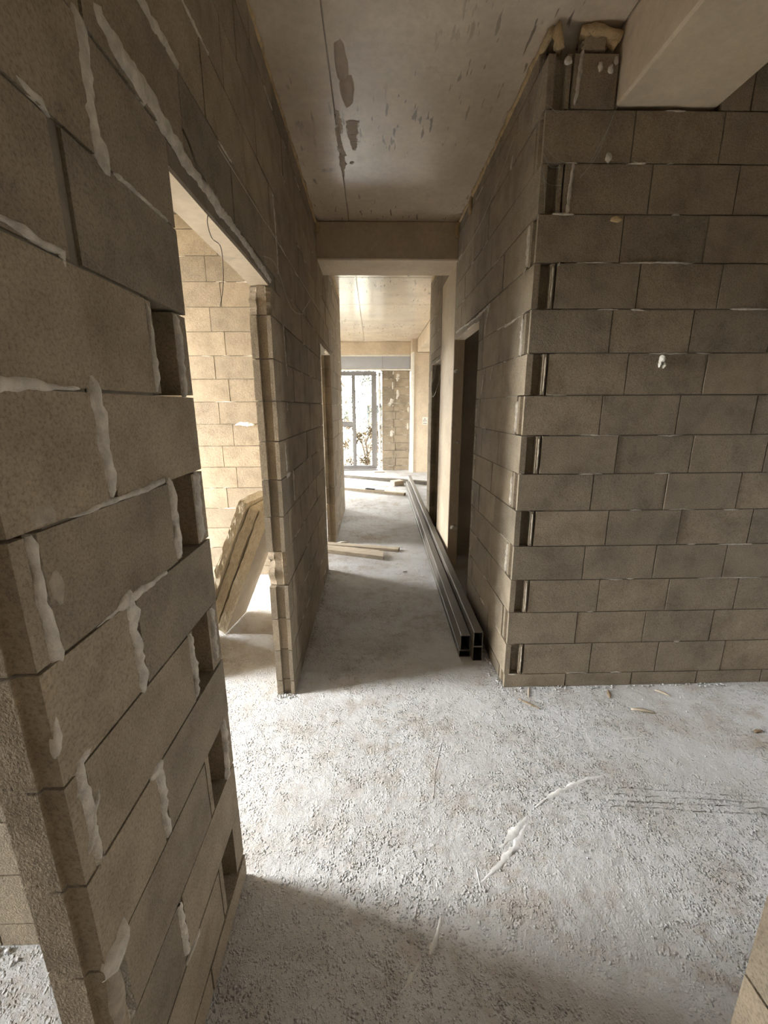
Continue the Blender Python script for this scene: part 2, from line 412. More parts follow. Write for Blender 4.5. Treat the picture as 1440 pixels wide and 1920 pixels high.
# ---- left corridor wall (near pier, lintel, corridor part, second opening, far part)
def ZL(k): return 0.0 if k < 0 else .093 + .1965 * k
def ZR(k): return 0.0 if k < 0 else .0877 + .2 * k
BEAM0, BEAM1, BEAMZ = 4.15, 4.615, 2.893
D1 = (1.18, 2.154); D2 = (4.12, 5.02)
wl_core = [((XL - .094, .60, 0), (XL - .006, .972, 2.2)), ((XL - .094, .60, 2.25), (XL - .006, BEAM0, 3.15)), ((XL - .094, 2.19, 0), (XL - .006, 4.08, 2.25)),
           ((XL - .094, BEAM0, 2.2), (XL - .006, BEAM1, BEAMZ)), ((XL - .094, BEAM1, 2.2), (XL - .006, 6.74, 3.15)), ((XL - .094, 5.06, 0), (XL - .006, 6.74, 2.25))]
wall_left = structure(boxes('wall_left', wl_core, M_core))
FL = ('y', XL, -1); PL = ('x', XL, 1)
holesL = [(D1[0], D1[1], 0, 2.19), (1.18, 2.30, 2.19, 2.255), (D2[0], D2[1], 0, 2.2), (4.0, 5.14, 2.2, 2.255), (BEAM0 - .01, BEAM1 + .01, BEAMZ, 4)]
rows = []; nearrows = []
for k in range(-1, 15):
    z0, z1 = ZL(k), ZL(k + 1)
    near = (.03, .07, .019, -.009)
    if k == -1: segs = [(.53, .86), (.86, 1.18)]
    elif k == 10: segs = [(.53, .87), (.89, 1.18)]
    elif k > 10: segs = []
    elif k % 2 == 0: segs = [(.53, .562), (.578, .98)]
    else: segs = [(.53, .760), (.781, 1.18)]
    if k < 11:
        for sg in segs:
            if sg[0] == .53: nearrows.append((z0, z1, [sg]))
        segs = [sg for sg in segs if sg[0] != .53]
    rows.append((z0, z1, segs))
    st = 2.49 if k % 2 else 2.28
    if k < 11: rows.append((z0, z1, bond(2.154, D2[0], st) + bond(D2[1], 6.79, st)))
    if k == 10: rows.append((z0, z1, bond(4.12, 5.02, st)))
    if k >= 11: rows.append((z0, z1, bond(.53, 6.79, st - 2.8)))
rows.append((ZL(15), 3.185, bond(.53, 6.79, .49)))
lay(wall_left, FL, [r for r in rows if not (abs(r[0] - ZL(10)) < .01 and r[2] and r[2][0][0] == 2.154)], .1, M_block, holesL)
lay(wall_left, FL, nearrows, .1, M_block, holesL, near)
z0, z1 = ZL(10), ZL(11)
put_block(wall_left, FL, 2.154, 2.42, z0, 2.19, .1, M_block, None, 3.3)
for a, b, c, d in cut(bond(2.42, D2[0], 2.68) + bond(D2[1], 6.79, 2.68), holesL, z0, z1): put_block(wall_left, FL, a, b, c, d, .1, M_block)
lay(wall_left, FL, [(2.19, 2.255, [(2.30, 2.42)])], .1, M_block)
# replace the battered block three courses up the pier
for o in [o for o in wall_left.children if o.name.startswith('block') and abs(o.location.y - 2.157) < .006 and abs(o.location.z - ZL(3) - .003) < .01]:
    bpy.data.objects.remove(o)
put_block(wall_left, FL, 2.154, 2.49, ZL(3), ZL(4), .1, M_block, None, 8.1)
def SL(pts, wd, h=.0045, **k): return smear(wall_left, PL, pts, [q * 1.12 for q in wd], h, **k)
SL([(.874, 2.27), (.882, 2.2), (.878, 2.135), (.879, 2.098), (.890, 2.062), (.91, 2.045)], [.03, .036, .036, .036, .04, .03])
SL([(.93, 2.31), (.978, 2.295), (1.014, 2.287), (1.086, 2.287), (1.136, 2.281), (1.19, 2.272), (1.241, 2.258), (1.359, 2.250), (1.569, 2.240), (1.804, 2.235), (2.033, 2.22), (2.10, 2.225), (2.2, 2.205)], [.03, .04, .045, .05, .045, .045, .04, .032, .03, .026, .03, .03, .01], .008)
SL([(1.10, 2.462), (1.167, 2.457), (1.236, 2.465), (1.30, 2.455)], [.02, .03, .024, .01])
SL([(.698, 2.073), (.719, 2.068), (.747, 2.067), (.765, 2.057)], [.008, .016, .012, .004])
SL([(.60, 1.872), (.638, 1.875), (.668, 1.874), (.7, 1.869), (.738, 1.868), (.742, 1.85)], [.008, .008, .014, .012, .012, .004])
SL([(.923, 2.058), (.99, 2.060), (1.076, 2.060), (1.139, 2.060)], [.012, .006, .006, .004])
SL([(.555, 1.667), (.601, 1.669), (.633, 1.669), (.68, 1.667), (.73, 1.667)], [.022, .022, .018, .008, .006])
SL([(.762, 1.69), (.764, 1.641), (.766, 1.578), (.766, 1.521), (.768, 1.478)], [.022, .034, .032, .028, .026], .007, jit=.2)
SL([(1.117, 1.855), (1.121, 1.795), (1.121, 1.72), (1.117, 1.66)], [.015, .02, .022, .016], .008)
SL([(.988, 1.85), (.987, 1.778), (.986, 1.70), (.985, 1.67)], [.008, .012, .018, .018])
SL([(.968, 1.478), (.873, 1.472), (.814, 1.471), (.748, 1.473), (.702, 1.470), (.651, 1.471)], [.012, .014, .01, .012, .010, .006])
dab(wall_left, PL, .600, 1.487, .032, .018, .002, M_mortar2)
SL([(.571, 1.465), (.570, 1.422), (.569, 1.374), (.570, 1.324), (.573, 1.286), (.580, 1.262)], [.018, .02, .02, .022, .02, .024])
dab(wall_left, PL, .60, 1.375, .018, .034, .0015, M_mortar2)
SL([(.984, 1.479), (.985, 1.421), (.988, 1.34), (.986, 1.28)], [.012, .018, .03, .022], .008)
SL([(1.135, 1.47), (1.13, 1.393), (1.128, 1.306), (1.12, 1.278)], [.02, .025, .014, .02], .008)
SL([(.92, 1.273), (.851, 1.273), (.809, 1.275), (.77, 1.273)], [.006, .012, .018, .02])
SL([(.725, 1.274), (.762, 1.278), (.770, 1.244), (.764, 1.208), (.766, 1.155), (.768, 1.10), (.768, 1.068)], [.018, .034, .032, .03, .026, .026, .022], .007)
SL([(.985, 1.076), (.986, 1.006), (.988, .935), (.985, .89)], [.012, .018, .02, .012], .008)
SL([(1.132, 1.074), (1.130, .999), (1.125, .905)], [.018, .016, .01], .008)
SL([(.60, 1.088), (.572, 1.083), (.568, 1.038), (.569, .985), (.571, .923), (.576, .882)], [.012, .022, .024, .024, .02, .012])
SL([(.735, .880), (.772, .872), (.770, .814), (.768, .762), (.766, .690)], [.014, .030, .028, .026, .018], .007)
SL([(1.128, .70), (1.126, .625), (1.122, .526), (1.11, .49)], [.02, .018, .018, .02], .009)
SL([(.769, .475), (.768, .419), (.769, .345), (.770, .31)], [.02, .022, .022, .014])
SL([(.835, .288), (.787, .294), (.755, .293)], [.005, .01, .006])
SL([(.592, .716), (.576, .69), (.545, .68), (.525, .682)], [.012, .03, .05, .05], .012)
dab(wall_left, PL, .545, .60, .022, .08, .006, M_mortar2)
SL([(.600, 1.005), (.566, .955), (.553, .92)], [.006, .012, .01])
SL([(.548, 1.196), (.54, 1.16), (.535, 1.13)], [.01, .016, .01])
for pts, wd in (([(2.36, 2.643), (2.379, 2.514), (2.39, 2.378), (2.384, 2.289)], [.008, .016, .016, .01]), ([(2.44, 2.067), (2.455, 1.955), (2.472, 1.84), (2.49, 1.80)], [.014, .02, .012, .004]),
                ([(2.425, 1.665), (2.418, 1.61)], [.012, .01]), ([(2.300, 1.458), (2.304, 1.38), (2.31, 1.29)], [.01, .014, .018]), ([(2.486, 1.281), (2.483, 1.18), (2.482, 1.089)], [.012, .016, .014]),
                ([(2.30, 1.27), (2.36, 1.274), (2.42, 1.275)], [.03, .02, .008])): SL(pts, wd)
bed_smears(wall_left, PL, [ZL(k) for k in range(0, 16)], .55, 6.7, [(1.0, 2.3, 0, 2.26), (.97, 1.2, 0, 4), D2 + (0, 2.3), (BEAM0, BEAM1, 2.8, 4)], .3, None, 4)
for y0, y1, sd in ((.53, 1.9, 1), (1.95, BEAM0 - .02, 2), (BEAM1 + .02, 6.6, 5)):
    foam_run(wall_left, [(XL - .008, y0, 3.176), (XL - .004, (y0 + y1) / 2, 3.172), (XL - .006, y1, 3.174)], .017, sd)
foam_run(wall_left, [(XL + .005, BEAM0 - .03, 3.18), (XL + .015, BEAM0 - .02, 3.14), (XL + .01, BEAM0 - .02, 3.10)], .022, 9)

# ---- the thicker cross wall that meets the near pier
wsn = structure(boxes('wall_side_near', [((XW, .995, 0), (-.60, 1.17, 3.17))], M_core))
FN = ('x', .985, 1); GN = (.022, .125, .055)
rows = []
for k in range(-1, 15):
    e = XL if k % 2 == 0 and k < 10 and k >= 0 else -.579
    rows.append((ZL(k), ZL(k + 1), [s for s in bond(-2.2, e, e - .4 if k % 2 == 0 else e - .2)]))
lay(wsn, FN, rows, .195, M_blockw, (), GN)
for o in wsn.children:
    if o.location.x > -.89 and o.location.x + .0 < -.5 and abs(o.location.x + .873) < .02: o.data = o.data.copy(); o.data.materials[0] = M_block
# ---- back wall of the left room
wb = structure(boxes('wall_side_back', [((XW, 4.006, 0), (-.58, 4.094, 3.17))], M_core))
rows = []
for k in range(-1, 16):
    z0 = 0 if k < 0 else .1 + .198 * k; z1 = min(.1 + .198 * (k + 1), 3.18)
    rows.append((z0, z1, bond(-2.3, -.579, -2.205 if k % 2 else -2.095)))
lay(wb, ('x', 4.0, 1), rows, .1, M_blockw)
bed_smears(wb, ('y', 4.0, -1), [.1 + .198 * k for k in range(16)], -2, -.6, (), .5, M_mortar, 8)
smear(wb, ('y', 4.0, -1), [(-1.27, 1.48), (-1.22, 1.487), (-1.16, 1.485), (-1.09, 1.48)], [.01, .035, .045, .02], .012, M_foamw)
# pier between the two side windows
wp = structure(boxes('wall_side_pier', [((XW, 2.26, 0), (-1.2, 2.84, 3.17))], M_outer))

# ---- right corridor wall
R1 = (3.225, 4.18); R2 = (4.985, 5.66); RE = 5.98
wr_core = [((XR + .006, 2.30, 0), (XR + .094, 3.18, 3.15)), ((XR + .006, 3.18, 2.30), (XR + .094, BEAM0, 3.15)), ((XR + .006, BEAM0, 2.3), (XR + .094, BEAM1, BEAMZ)),
           ((XR + .006, BEAM1, 2.24), (XR + .094, RE - .04, 3.15)), ((XR + .006, R2[1] + .04, 0), (XR + .094, RE - .04, 2.3))]
wall_right = structure(boxes('wall_right', wr_core, M_core))
FR = ('y', XR, 1); PR = ('x', XR, -1)
holesR = [(R1[0], R1[1], 0, 2.235), (3.10, 4.18, 2.235, 2.2877), (4.18, 4.985, 0, BEAMZ), (R2[0], R2[1], 0, 2.15), (4.985, 5.78, 2.15, 2.2), (BEAM0 - .01, BEAM1 + .01, BEAMZ, 4)]
rows = []
for k in range(-1, 15):
    z0, z1 = ZR(k), ZR(k + 1)
    if k % 2 == 0: segs = bond(YR, RE, YR + .4)
    else: segs = bond(YR + .104, RE, YR + .104 + .4)
    rows.append((z0, z1, segs))
rows.append((ZR(15), 3.182, bond(YR + .12, RE, 2.5)))
lay(wall_right, FR, rows, .1, M_block, holesR, (.03, .082, .034))
def SR(pts, wd, h=.006, **k): return smear(wall_right, PR, pts, wd, h, **k)
SR([(2.965, 2.284), (3.0, 2.23), (3.044, 2.17), (3.055, 2.10)], [.03, .022, .016, .012])
SR([(2.955, 2.276), (3.10, 2.27), (3.218, 2.268), (3.30, 2.264), (3.5, 2.27), (3.8, 2.285), (4.1, 2.285)], [.02, .014, .02, .012, .018, .014, .014], .008)
SR([(2.60, 2.082), (2.467, 2.082), (2.38, 2.086)], [.02, .014, .006])
for pts in ([(2.298, 2.486), (2.290, 2.40), (2.291, 2.30)], [(2.297, 2.07), (2.291, 1.97), (2.295, 1.886)], [(2.292, 1.66), (2.29, 1.50)], [(2.292, 1.26), (2.29, 1.10)], [(2.29, .87), (2.29, .70)]): SR(pts, .018)
SR([(2.30, 2.30), (2.33, 2.275)], [.012, .006])
SR([(3.03, 1.85), (3.04, 1.78), (3.059, 1.715)], [.02, .016, .012]); SR([(2.80, 1.885), (2.82, 1.84), (2.839, 1.80)], [.012, .014, .006])
SR([(2.628, 2.938), (2.66, 2.88)], [.014, .01])
for z0, z1 in ((1.66, 1.52), (1.45, 1.3), (1.25, 1.1), (1.02, .9), (.85, .7), (.6, .45)): SR([(3.17, z0), (3.165, (z0 + z1) / 2), (3.17, z1)], [.012, .018, .01])
bed_smears(wall_right, PR, [ZR(k) for k in range(16)], YR + .05, RE - .05, [(3.1, 5.78, 0, 2.3), (BEAM0, BEAM1, 2.8, 4)], .35, None, 14)
for y0, y1, sd in ((YR + .02, 3.2, 21), (3.22, BEAM0 - .02, 22), (BEAM1 + .02, RE - .1, 25)):
    foam_run(wall_right, [(XR + .008, y0, 3.176), (XR + .004, (y0 + y1) / 2, 3.172), (XR + .006, y1, 3.174)], .019, sd)
foam_run(wall_right, [(XR - .01, 3.62, 3.16), (XR - .012, 3.64, 3.10), (XR - .006, 3.66, 3.05)], .014, 28)
foam_run(wall_right, [(XR - .01, BEAM0 - .05, 3.17), (XR - .015, BEAM0 - .04, 3.12), (XR - .008, BEAM0 - .04, 3.06)], .02, 29)

# ---- wall of the hall that faces the camera
whr = structure(boxes('wall_hall_facing', [((.91, YR + .006, 0), (4.2, YR + .094, 2.89))], M_core))
FH = ('x', YR, 1); PH = ('y', YR, -1)
rows = []
for k in range(-1, 15):
    z0, z1 = ZR(k), ZR(k + 1)
    if k % 2 == 0: segs = bond(XR + .106, 2.5, XR + .106 + .4)
    else: segs = bond(XR, 2.5, XR + .4)
    if k == -1: segs = bond(XR, 2.5, XR + .37)
    rows.append((z0, z1, segs))
lay(whr, FH, rows, .1, M_block, [(1.065, 1.535, 2.895, 4), (.9, 1.065, 3.088, 4)])
structure(boxes('wall_hall_far_side', [((2.5, YR, 0), (4.2, YR + .1, 3.19)), ((1.53, YR + .02, 3.09), (2.5, YR + .1, 3.19))], M_outer))
put_block(whr, FH, .885, 1.0, 3.095, 3.165, .1, M_block, None, 5.5)
def SH(pts, wd, h=.005, **k): return smear(whr, PH, pts, wd, h, **k)
for pts, wd in (([(1.17, 2.288), (1.25, 2.29), (1.33, 2.291), (1.418, 2.292), (1.52, 2.288)], [.004, .008, .01, .012, .004]), ([(1.172, 2.70), (1.19, 2.69), (1.235, 2.69)], [.008, .012, .006]),
                ([(1.386, 2.488), (1.424, 2.488)], [.008, .006]), ([(1.087, 2.086), (1.14, 2.088), (1.191, 2.086)], [.006, .008, .004]), ([(1.25, 2.086), (1.29, 2.086), (1.322, 2.08)], [.008, .012, .006]),
                ([(1.74, 2.09), (1.794, 2.09), (1.926, 2.09)], [.006, .012, .012]), ([(1.08, 1.287), (1.15, 1.287), (1.21, 1.287)], [.004, .008, .005]), ([(1.02, 2.29), (1.1, 2.29)], [.006, .008]),
                ([(.885, 2.29), (.873, 2.27)], [.014, .008]), ([(.908, 2.69), (.9, 2.6), (.897, 2.49)], [.02, .018, .022]), ([(.83, 2.49), (.88, 2.488), (.93, 2.488)], [.008, .014, .006]),
                ([(.905, 3.10), (.90, 3.05), (.893, 2.95), (.886, 2.90)], [.02, .022, .02, .012])): SH(pts, wd)
for z in [ZR(k) for k in range(0, 11, 2)]: SH([(.855, z + .015), (.857, z + .1), (.855, z + .185)], [.006, .008, .006], .003, m=M_mortar2)
for a, b, ra, rb in ((1.062, 2.711, .016, .02), (1.03, 3.03, .015, .02), (.985, 3.04, .012, .022), (.845, 3.06, .018, .016), (1.05, 3.06, .012, .016), (1.86, 2.59, .02, .03)): dab(whr, PH, a, b, ra, rb, .01)
dab(whr, PH, 1.437, 1.86, .014, .02, .022, M_foamw, 'foam_dab'); smear(whr, PH, [(1.43, 1.85), (1.428, 1.82)], [.014, .01], .018, M_foamw, name='foam_dab'); smear(whr, PH, [(1.447, 1.85), (1.45, 1.815)], [.014, .01], .018, M_foamw, name='foam_dab')
dab(whr, PH, 1.127, 2.468, .035, .014, .010, M_foam, 'foam_dab')
bed_smears(whr, PH, [ZR(k) for k in range(15)], .78, 2.4, (), .5, None, 31)
foam_run(whr, [(.79, YR + .015, 3.175), (.80, YR + .005, 3.13), (.805, YR + .005, 3.10)], .024, 41)
foam_run(whr, [(.895, YR + .02, 3.17), (.96, YR + .01, 3.165), (1.02, YR + .012, 3.16), (1.065, YR + .01, 3.15)], .028, 43)
foam_run(whr, [(1.0, YR + .02, 3.145), (1.035, YR + .01, 3.13), (1.05, YR + .01, 3.12)], .02, 44)
bm = bmesh.new()   # cobwebs in the corner
def web(pts, r=.0011):
    P = spline(pts, 5); prev = None
    for p in P:
        ring = [bm.verts.new(p + Vector((r * math.cos(a), r * .3, r * math.sin(a)))) for a in (0, 2.1, 4.2)]
        if prev:
            for k in range(3): bm.faces.new((prev[k], prev[(k + 1) % 3], ring[(k + 1) % 3], ring[k]))
        prev = ring
for a in ([(.765, YR - .01, 2.75), (.80, YR - .03, 2.70), (.86, YR - .004, 2.69)], [(.765, YR - .01, 2.72), (.79, YR - .03, 2.66), (.85, YR - .004, 2.67)], [(.77, YR - .01, 2.62), (.80, YR - .03, 2.59), (.86, YR - .004, 2.60)],
          [(.765, YR - .01, 2.66), (.775, YR - .02, 2.6), (.79, YR - .004, 2.5)], [(.98, YR - .004, 2.69), (1.03, YR - .03, 2.80), (1.075, YR - .004, 2.90)], [(.94, YR - .004, 2.63), (1.0, YR - .02, 2.71), (1.06, YR - .004, 2.86)],
          [(.765, YR - .01, 2.9), (.80, YR - .03, 2.86), (.83, YR - .004, 2.88)], [(.76, YR + .02, 3.05), (.755, YR + .1, 2.9), (.76, YR + .2, 2.75)], [(.76, YR + .06, 3.1), (.752, YR + .13, 2.95), (.76, YR + .28, 2.7)]): web(a)
o = mesh_obj('cobweb', bm, M_web); o['kind'] = 'stuff'; tag(o, 'thin grey cobweb strands in the top corner beside the concrete beam', 'cobweb')

# ---- near wall on the right, only its end edge is in view
wnr = structure(boxes('wall_near_right', [((.636, -2.6, 0), (.724, .44, 3.17))], M_core))
rows = [(ZR(k), min(ZR(k + 1), 3.18), bond(-1.1, .50, .30 if k % 2 else .1)) for k in range(-1, 16)]
lay(wnr, ('y', .63, 1), rows, .1, M_blockw)

# ---- window wall at the end of the living room
ww = structure(boxes('wall_window', [((.24, WY + .01, 0), (.94, WY + .19, 2.5)), ((-3.8, WY + .02, 0), (-1.0, WY + .2, ZC)), ((-1.0, WY + .02, 2.55), (.22, WY + .2, ZC)), ((.2, WY + .02, 2.5), (4.4, WY + .2, ZC)), ((1.0, WY + .02, 0), (4.4, WY + .2, 2.6))], M_core))
rows = []
for k in range(13):
    z0 = .2 * k - .08 if k else 0; z1 = .2 * (k + 1) - .08
    rows.append((z0, min(z1, 2.51), [(.225, .58 if k % 2 else .53), (.58 if k % 2 else .53, .95)]))
for z0, z1, segs in rows:
    for a, b in segs: put_block(ww, ('x', WY, 1), a, b, z0, z1, .19, M_blockw, GAP=.016)
PW = ('y', WY, -1)
for pts, wd in (([(.52, 2.5), (.52, 2.42)], .04), ([(.65, 2.44), (.63, 2.36), (.62, 2.25)], [.10, .08, .05]), ([(.51, 2.24), (.51, 2.06)], .05), ([(.63, 2.05), (.64, 1.92), (.62, 1.82)], [.07, .08, .06]), ([(.50, 1.84), (.46, 1.72), (.40, 1.66)], [.10, .10, .12]), ([(.5, 1.66), (.54, 1.66)], .04),
                ([(.50, 1.04), (.48, .96), (.46, .88)], [.10, .10, .05]), ([(.90, 1.62), (.91, 1.5)], .05), ([(.89, 1.22), (.90, 1.06)], .05)): smear(ww, PW, pts, wd, .01, M_mortar)
bed_smears(ww, PW, [.2 * k - .08 for k in range(1, 13)], .23, .94, (), .75, M_mortar, 12, 2.4)
smear(ww, PW, [(.585, 1.5), (.585, 1.36)], .02, .002, M_core, name='open_joint'); smear(ww, PW, [(.535, .5), (.535, .34)], .02, .002, M_core, name='open_joint')
for x0, x1 in ((-1.6, .245), (.251, .94)): rough_box('infill_panel', (x0, WY - .012, 2.56), (x1, WY + .018, 2.85), M_panel, ww, .003)
rough_box('sill_strip', (-1.6, WY - .02, 2.515), (.95, WY + .02, 2.555), M_white, ww, .004)
rough_box('sill_strip', (-1.6, WY - .03, 2.852), (.94, WY + .02, 2.885), M_white, ww, .004)
smear(ww, ('y', WY - .005, -1), [(.15, 2.48), (.17, 2.2), (.16, 1.9), (.175, 1.5), (.16, 1.1), (.17, .7), (.165, .3), (.17, .04)], [.05, .07, .08, .06, .08, .06, .08, .06], .02, M_foamw, name='edge_foam')
for z in (2.42, 1.66, 1.12): boxes('fixing_clip', [((.165, WY - .03, z - .05), (.20, WY - .002, z + .05))], M_frame, ww)
# trim strip beside the column
structure(rough_box('trim_1', (.952, WY - .47, 0), (1.005, WY + .01, 2.9), M_white, None, .004))
# window
win = structure(boxes('window_1', [((-1.0, WY + .10, 2.42), (.10, WY + .18, 2.515)), ((-1.0, WY + .10, 0), (.10, WY + .18, .10)), ((-.02, WY + .06, .10), (.10, WY + .18, 2.42)), ((-1.0, WY + .10, .10), (-.93, WY + .18, 2.42))], M_frame))
for a, b in (((-.525, WY + .10, .10), (-.465, WY + .18, 2.42)),): rough_box('mullion', a, b, M_frame, win, .004)
for x0, x1 in ((-.93, -.525),): rough_box('transom', (x0, WY + .10, 1.15), (x1, WY + .18, 1.24), M_frame, win, .004)
for x0, x1, z0, z1 in ((-.465, -.02, .10, 2.42), (-.93, -.525, .10, 1.15), (-.93, -.525, 1.24, 2.42)):
    boxes('pane', [((x0, WY + .135, z0), (x1, WY + .141, z1))], M_glass, win)
    boxes('glazing_bead', [((x0, WY + .125, z0), (x0 + .018, WY + .15, z1)), ((x1 - .018, WY + .125, z0), (x1, WY + .15, z1)), ((x0 + .018, WY + .125, z0), (x1 - .018, WY + .15, z0 + .018)), ((x0 + .018, WY + .125, z1 - .018), (x1 - .018, WY + .15, z1))], M_frame, win)
boxes('threshold', [((-1.0, WY - .04, 0), (.12, WY + .1, .035))], M_frame, win)

# ---- outer shell and partitions out of view
def wall_with_holes(name, x0, x1, ys, holes, z1=ZC + .02):
    lst = []; y = ys[0]
    for a, b, c, d in sorted(holes):
        lst += [((x0, y, 0), (x1, a, z1)), ((x0, a, 0), (x1, b, c)), ((x0, a, d), (x1, b, z1))]; y = b
    lst.append(((x0, y, 0), (x1, ys[1], z1)))
    return structure(boxes(name, lst, M_outer))
wall_with_holes('wall_outer_left', XW, XW + .2, (-2.8, WY + .2), WINDOWS_AND_FILL_LEFT)
wall_with_holes('wall_outer_right', 4.2, 4.4, (-2.8, WY + .2), FILL_OPENINGS_RIGHT)
structure(boxes('wall_behind', [((-3.8, -2.8, 0), (4.4, -2.6, ZC + .02))], M_outer))
structure(boxes('wall_living_left', [((XW + .2, 6.69, 0), (XL - .104, 6.79, ZC))], M_outer))
structure(boxes('wall_living_right', [((XR + .104, RE - .1, 0), (4.2, RE, ZC))], M_outer))
wd = structure(boxes('wall_store_side', [((2.6, YR + .1, 0), (2.7, RE - .1, ZC))], M_outer))
wds = structure(boxes('wall_store_divider', [((XR + .12, 4.50, 0), (2.6, 4.60, ZC))], M_outer))

# ================================================================== concrete beams, columns, lintels
def beam(name, a, b, label, m=M_conc, seed=0):
    o = rough_box(name, a, b, m, None, .01, 3, .004, seed); tag(o, label, 'beam'); return o
cb = beam('concrete_beam', (XL - .09, BEAM0, BEAMZ), (1.0, BEAM1, ZC - .002), 'concrete beam spanning the corridor below the ceiling with a dark front face')
beam('concrete_beam', (1.072, -2.5, 2.905), (1.53, YR + .09, ZC - .002), 'stained concrete beam running overhead to the facing block wall at top right', M_conc, 3)
beam('concrete_beam', (1.075, 6.2, 2.90), (1.5, 10.68, ZC - .002), 'pale concrete beam running toward the far column in the living room', M_conc, 5)
beam('concrete_beam', (-3.2, WY - .04, 2.888), (.95, WY + .018, ZC - .002), 'concrete beam above the grey infill panels over the far window', M_conc, 7)
col = rough_box('concrete_column', (XR, 4.19, 0), (XR + .104, 4.975, BEAMZ - .003), M_conc, None, .006, 2, .003, 2)
tag(col, 'pale concrete column between the two dark doorways on the right', 'column')
smear(col, ('y', 4.19, -1), [(XR + .05, 1.30), (XR + .09, 1.29)], [.03, .03], .02, M_mortar, name='mortar_dab')
dab(col, ('y', 4.19, -1), XR + .06, .42, .04, .03, .02); dab(col, ('y', 4.19, -1), XR + .03, 1.96, .03, .02, .02)
col2 = rough_box('concrete_column', (1.006, 10.69, 0), (1.5, WY + .01, 2.898), M_conc, None, .008, 2, .003, 4)
tag(col2, 'warm beige concrete column beside the far block pier with a warning sign', 'column')
bm = bmesh.new(); box(bm, (.945, 10.70, 2.90), (1.075, WY + .01, ZC - .002)); 
o = mesh_obj('column_head', bm, M_conc, col2)
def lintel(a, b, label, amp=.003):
    o = rough_box('door_lintel', a, b, M_lintel_lit, None, .006, 3, amp, a[1]); tag(o, label, 'lintel'); o.data.materials.append(M_lintel_shade)
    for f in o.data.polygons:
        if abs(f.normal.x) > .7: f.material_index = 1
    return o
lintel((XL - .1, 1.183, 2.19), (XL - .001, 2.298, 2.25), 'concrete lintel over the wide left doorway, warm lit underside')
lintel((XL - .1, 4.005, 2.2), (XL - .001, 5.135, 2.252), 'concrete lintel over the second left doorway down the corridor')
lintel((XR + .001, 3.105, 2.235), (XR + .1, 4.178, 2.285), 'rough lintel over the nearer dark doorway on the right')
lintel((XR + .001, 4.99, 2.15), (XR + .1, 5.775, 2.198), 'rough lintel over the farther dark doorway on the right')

# ================================================================== loose things
def rect_tube(p0, p1, wd, ht, label, twist=0):
    p0, p1 = Vector(p0), Vector(p1); d = p1 - p0; Ln = d.length
    o = empty('steel_tube', p0); o.rotation_euler = d.to_track_quat('Y', 'Z').to_euler()
    tag(o, label, 'steel tube', 'long steel tubes along the corridor wall')
    bm = bmesh.new(); t = .004; r = .005
    def ring(y, w2, h0, h1, rr):
        q = []
        for cx, cz, a0 in ((w2 - rr, h0 + rr, -90), (w2 - rr, h1 - rr, 0), (-w2 + rr, h1 - rr, 90), (-w2 + rr, h0 + rr, 180)):
            for k in range(3): a = math.radians(a0 + 45 * k); q.append(bm.verts.new((cx + rr * math.cos(a), y, cz + rr * math.sin(a))))
        return q
    A = ring(0, wd / 2, 0, ht, r); B = ring(Ln, wd / 2, 0, ht, r); Ai = ring(0, wd / 2 - t, t, ht - t, .002); Bi = ring(Ln, wd / 2 - t, t, ht - t, .002)
    n = 12
    for k in range(n):
        j = (k + 1) % n
        bm.faces.new((A[k], B[k], B[j], A[j])); bm.faces.new((A[k], A[j], Ai[j], Ai[k])); bm.faces.new((B[k], Bi[k], Bi[j], B[j]))
    bmesh.ops.recalc_face_normals(bm, faces=bm.faces[:]); mesh_obj('tube_wall', bm, M_steel, o)
    bm = bmesh.new()
    def ring2(y, w2, h0, h1): return [bm.verts.new(q) for q in ((w2, y, h0), (w2, y, h1), (-w2, y, h1), (-w2, y, h0))]
    A = ring2(.001, wd / 2 - t - .0003, t + .0003, ht - t - .0003); B = ring2(Ln - .001, wd / 2 - t - .0003, t + .0003, ht - t - .0003)
    for k in range(4): bm.faces.new((A[k], A[(k + 1) % 4], B[(k + 1) % 4], B[k]))
    bm.faces.new([bm.verts.new(v.co + Vector((0, Ln * .5, 0))) for v in A])
    mesh_obj('tube_inside', bm, M_steelin, o)
    return o
rect_tube((.598, 2.505, .001), (.69, 8.52, .001), .078, .048, 'flat dark steel tube lying lowest on the floor, nearest the middle of the corridor')
rect_tube((.601, 2.51, .050), (.693, 8.50, .050), .066, .108, 'dark steel tube on edge stacked on top of the flat tube, left in the bundle')
rect_tube((.672, 2.46, .001), (.765, 8.95, .001), .064, .103, 'dark steel tube on the floor under another, nearest the right wall')
rect_tube((.673, 2.462, .105), (.766, 8.93, .105), .061, .103, 'topmost dark steel tube in the stack beside the right wall')
# rust free patch scratches are left out

